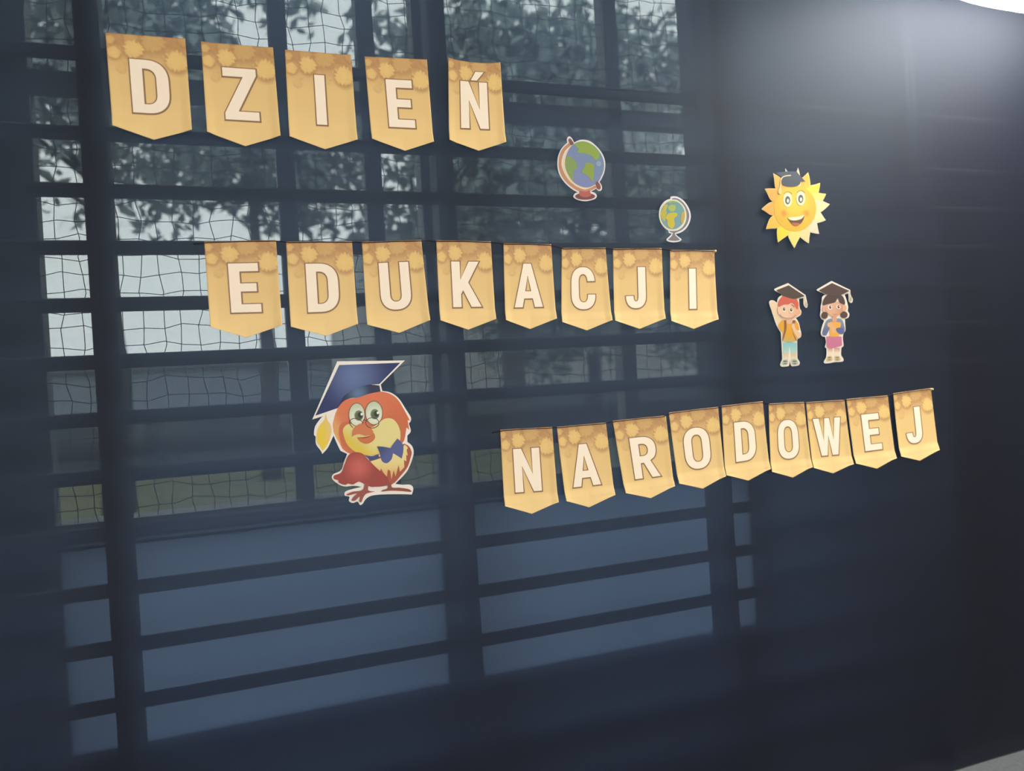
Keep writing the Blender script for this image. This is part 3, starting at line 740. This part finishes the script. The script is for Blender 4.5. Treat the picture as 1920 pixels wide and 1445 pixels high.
PRINT_GAIN = .64
# ------------------------------------------------------------------ boy
K = (1420, 510, 7.605)
SKIN = (230, 188, 146)
C = Cutout('boy_cutout', 'paper cutout of a red haired boy waving in a graduation cap', *K, (445, 1350))
C.add('backing', [(150,440),(170,408),(215,408),(262,440,1),(280,370),(335,325,1),(230,265),(230,240),(420,160,1),(668,330,1),(690,430),(700,470),(685,512),(655,495),(640,455),(640,370,1),(575,385,1),(585,510),(608,560),(600,610),(560,640),(530,655,1),(570,720),(590,800),(608,880),(598,930),(555,960),(550,1010),(552,1130),(555,1230),(585,1280),(575,1325),(520,1340),(465,1335),(440,1250,1),(435,1330),(400,1345),(330,1348),(308,1320),(320,1280),(335,1240),(330,1100),(325,1000),(318,870,1),(270,790),(245,735),(190,570)], (232, 214, 188))
C.add('raised_arm', [(165,450),(185,425),(220,425),(262,460),(270,560),(320,640),(345,690),(280,760,1),(235,660),(190,550)], (232, 196, 152))
C.add('trousers', [(342,1010,1),(440,1000),(542,1008,1),(545,1100),(540,1165,1),(480,1170),(455,1160,1),(440,1060),(428,1160,1),(390,1172),(345,1165,1)], grad('boy_trousers', (140, 190, 182), (176, 196, 176), C.l((440, 1020)), C.l((440, 1165))))
for xa, xb in ((347, 428), (458, 540)):
    C.add('leg', [(xa,1160,1),(xb,1160,1),(xb - 4,1255,1),(xa + 8,1255,1)], grad('boy_leg', (216, 186, 146), (230, 204, 166), C.l((440, 1170)), C.l((440, 1250))))
for pts in ([(330,1300),(355,1255),(410,1245),(418,1290),(400,1320),(345,1325)], [(470,1300),(470,1250),(525,1240),(560,1285),(550,1315),(485,1318)]):
    f_ = C.add('shoe', pts, (176, 184, 158))
    cxp = sum(p[0] for p in pts)/6; C.e('shoe_lace', cxp, 1272, 30, 12, (112, 110, 86), f_); C.e('shoe_sole_mark', cxp, 1305, 26, 9, (120, 116, 90), f_)
C.add('shirt', [(275,765,1),(330,690),(390,690),(450,740),(510,690),(560,740),(580,830,1),(530,840),(545,980,1),(440,1000),(340,985,1),(340,850),(320,850,1)], grad('boy_shirt', (224, 156, 36), (196, 164, 92), C.l((430, 900)), C.l((430, 990))))
C.add('neck', [(392,660),(440,650),(470,670),(465,720),(425,742),(395,720)], (224, 172, 128))
C.add('backpack_strap', [(360,690,1),(390,688,1),(395,800),(370,900),(340,985,1),(338,940),(360,830)], (140, 86, 58))
C.add('backpack_strap', [(480,690,1),(520,685,1),(515,730),(485,750),(470,800),(490,870),(545,985,1),(520,960),(480,850)], (140, 86, 66))
C.add('bent_arm', [(465,760),(500,735),(520,800),(560,850),(600,880),(590,925),(555,945),(520,900),(480,820)], (228, 182, 140))
C.add('head', [(275,480),(340,440),(470,450),(560,500),(590,555),(595,590),(560,615),(530,640),(470,672),(390,670),(320,640),(270,580)], grad('boy_skin', (232, 186, 148), (222, 162, 124), C.l((380, 560)), C.l((580, 600))))
C.add('hair', [(282,500),(278,430),(310,375),(345,345,1),(540,385,1),(565,450),(560,520),(535,530),(500,470),(470,440),(420,465),(350,470)], (204, 92, 68))
C.add('mortarboard', [(248,262,1),(425,192,1),(655,345,1),(520,385),(440,375),(345,345,1)], (78, 60, 46))
C.stroke('tassel_cord', [(655,345),(658,400),(668,440)], 12, (222, 206, 176))
C.e('tassel', 678, 462, 14, 32, (190, 176, 150))
for ex, ey in ((358, 535), (458, 545)):
    e_ = C.e('eye', ex - 2, ey + 4, 27, 36, (240, 220, 188)); C.e('pupil', ex, ey - 4, 17, 25, (92, 70, 48), e_); C.e('glint', ex + 5, ey - 12, 5, 7, (240, 225, 200), e_)
C.stroke('smile', [(300,605),(330,640),(400,660),(480,650),(525,610)], 7, (176, 116, 84))
C.stroke('eyebrow', [(458,465),(485,480),(505,500)], 10, (176, 78, 56))

# ------------------------------------------------------------------ girl
C = Cutout('girl_cutout', 'paper cutout of a dark haired girl in a graduation cap hugging an orange book', *K, (1065, 1305))
C.add('backing', [(830,265),(840,245),(1040,130,1),(1305,258,1),(1312,330),(1340,380),(1335,430),(1312,442),(1285,415),(1282,350),(1275,305,1),(1225,325,1),(1252,400),(1275,500),(1270,555),(1292,600),(1278,650),(1230,672,1),(1232,740),(1235,830),(1205,890),(1200,960),(1210,1050),(1180,1078,1),(1175,1180),(1205,1230),(1208,1265),(1170,1280),(1080,1285),(1000,1300),(940,1300),(930,1275),(960,1220),(968,1150),(965,1085,1),(945,1070),(960,1000),(945,925,1),(905,915),(885,870),(905,770),(930,695),(895,670),(875,620),(882,560),(885,490),(900,420),(905,360),(950,320,1)], (230, 212, 190))
C.add('leg', [(985,1080,1),(1055,1080,1),(1052,1210,1),(990,1210,1)], grad('girl_legs', (206, 146, 130), (230, 208, 170), C.l((1050, 1085)), C.l((1050, 1165))))
C.add('leg', [(1072,1080,1),(1158,1080,1),(1150,1210,1),(1078,1210,1)], grad('girl_legs', (206, 146, 130), (230, 208, 170), C.l((1050, 1085)), C.l((1050, 1165))))
for pts in ([(960,1260),(985,1205),(1040,1200),(1052,1250),(1030,1270),(970,1278)], [(1080,1250),(1085,1200),(1140,1200),(1170,1245),(1150,1262),(1090,1265)]):
    f_ = C.add('shoe', pts, (206, 180, 132))
    cxp = sum(p[0] for p in pts)/6; C.e('shoe_lace', cxp, 1220, 28, 12, (150, 126, 84), f_); C.e('shoe_sole_mark', cxp, 1250, 26, 8, (146, 124, 86), f_)
C.add('skirt', [(962,920,1),(1070,915),(1180,920,1),(1188,1045,1),(1120,1068),(1050,1080),(970,1075,1)], (196, 110, 132))
C.add('cardigan', [(930,780),(960,700),(1020,665),(1070,690),(1130,660),(1190,690),(1220,780),(1220,850),(1190,885),(1130,870,1),(1100,830),(1080,760),(1030,770),(990,850),(960,905,1),(915,900),(905,860)], grad('girl_cardigan', (98, 104, 134), (126, 132, 140), C.l((1070, 850)), C.l((1070, 680))))
C.add('book', [(1000,730,1),(1050,708),(1168,720,1),(1165,780),(1140,880,1),(1135,915),(1080,925),(1005,920,1),(1010,860)], (226, 160, 62))
C.add('sleeve', [(1090,815,1),(1130,795),(1190,800),(1205,850),(1185,885),(1130,872)], (92, 94, 132))
C.add('hand', [(975,745),(1000,720),(1040,735),(1070,780),(1095,810),(1090,860),(1040,865),(1020,800),(985,780)], (222, 164, 110))
C.add('neck', [(1045,630,1),(1105,630,1),(1110,690),(1080,715),(1045,695)], (210, 150, 112))
C.e('ear', 935, 525, 36, 48, (214, 156, 130)); C.e('ear', 1215, 515, 36, 48, (214, 158, 118))
C.e('pigtail', 935, 620, 48, 50, (82, 58, 46)); C.e('pigtail', 1212, 612, 52, 48, (82, 58, 46))
C.add('head', [(950,500),(985,440),(1070,420),(1160,440),(1195,500),(1180,570),(1130,620),(1075,642),(1010,615),(965,570)], grad('girl_skin', (214, 158, 122), (200, 138, 100), C.l((1070, 520)), C.l((1180, 580))))
C.add('hair', [(912,475),(915,410),(950,350),(1000,325),(1140,325),(1190,345),(1222,410),(1222,465),(1180,455),(1150,440),(1125,372),(1090,430),(1030,450),(960,465)], (74, 54, 44))
C.add('mortarboard', [(850,265,1),(1040,160,1),(1290,272,1),(1180,325),(1080,345),(955,320,1)], (80, 58, 48))
C.stroke('tassel_cord', [(1290,272),(1298,320),(1305,350)], 12, (222, 208, 180))
C.e('tassel', 1311, 385, 16, 34, (176, 164, 134))
for ex, ey in ((1012, 505), (1130, 500)):
    e_ = C.e('eye', ex, ey, 30, 34, (240, 218, 188)); C.e('pupil', ex + 2, ey - 2, 17, 25, (86, 60, 44), e_); C.e('glint', ex + 8, ey - 10, 5, 7, (240, 225, 200), e_)
C.stroke('smile', [(1050,600),(1075,608),(1100,600)], 6, (176, 100, 76))
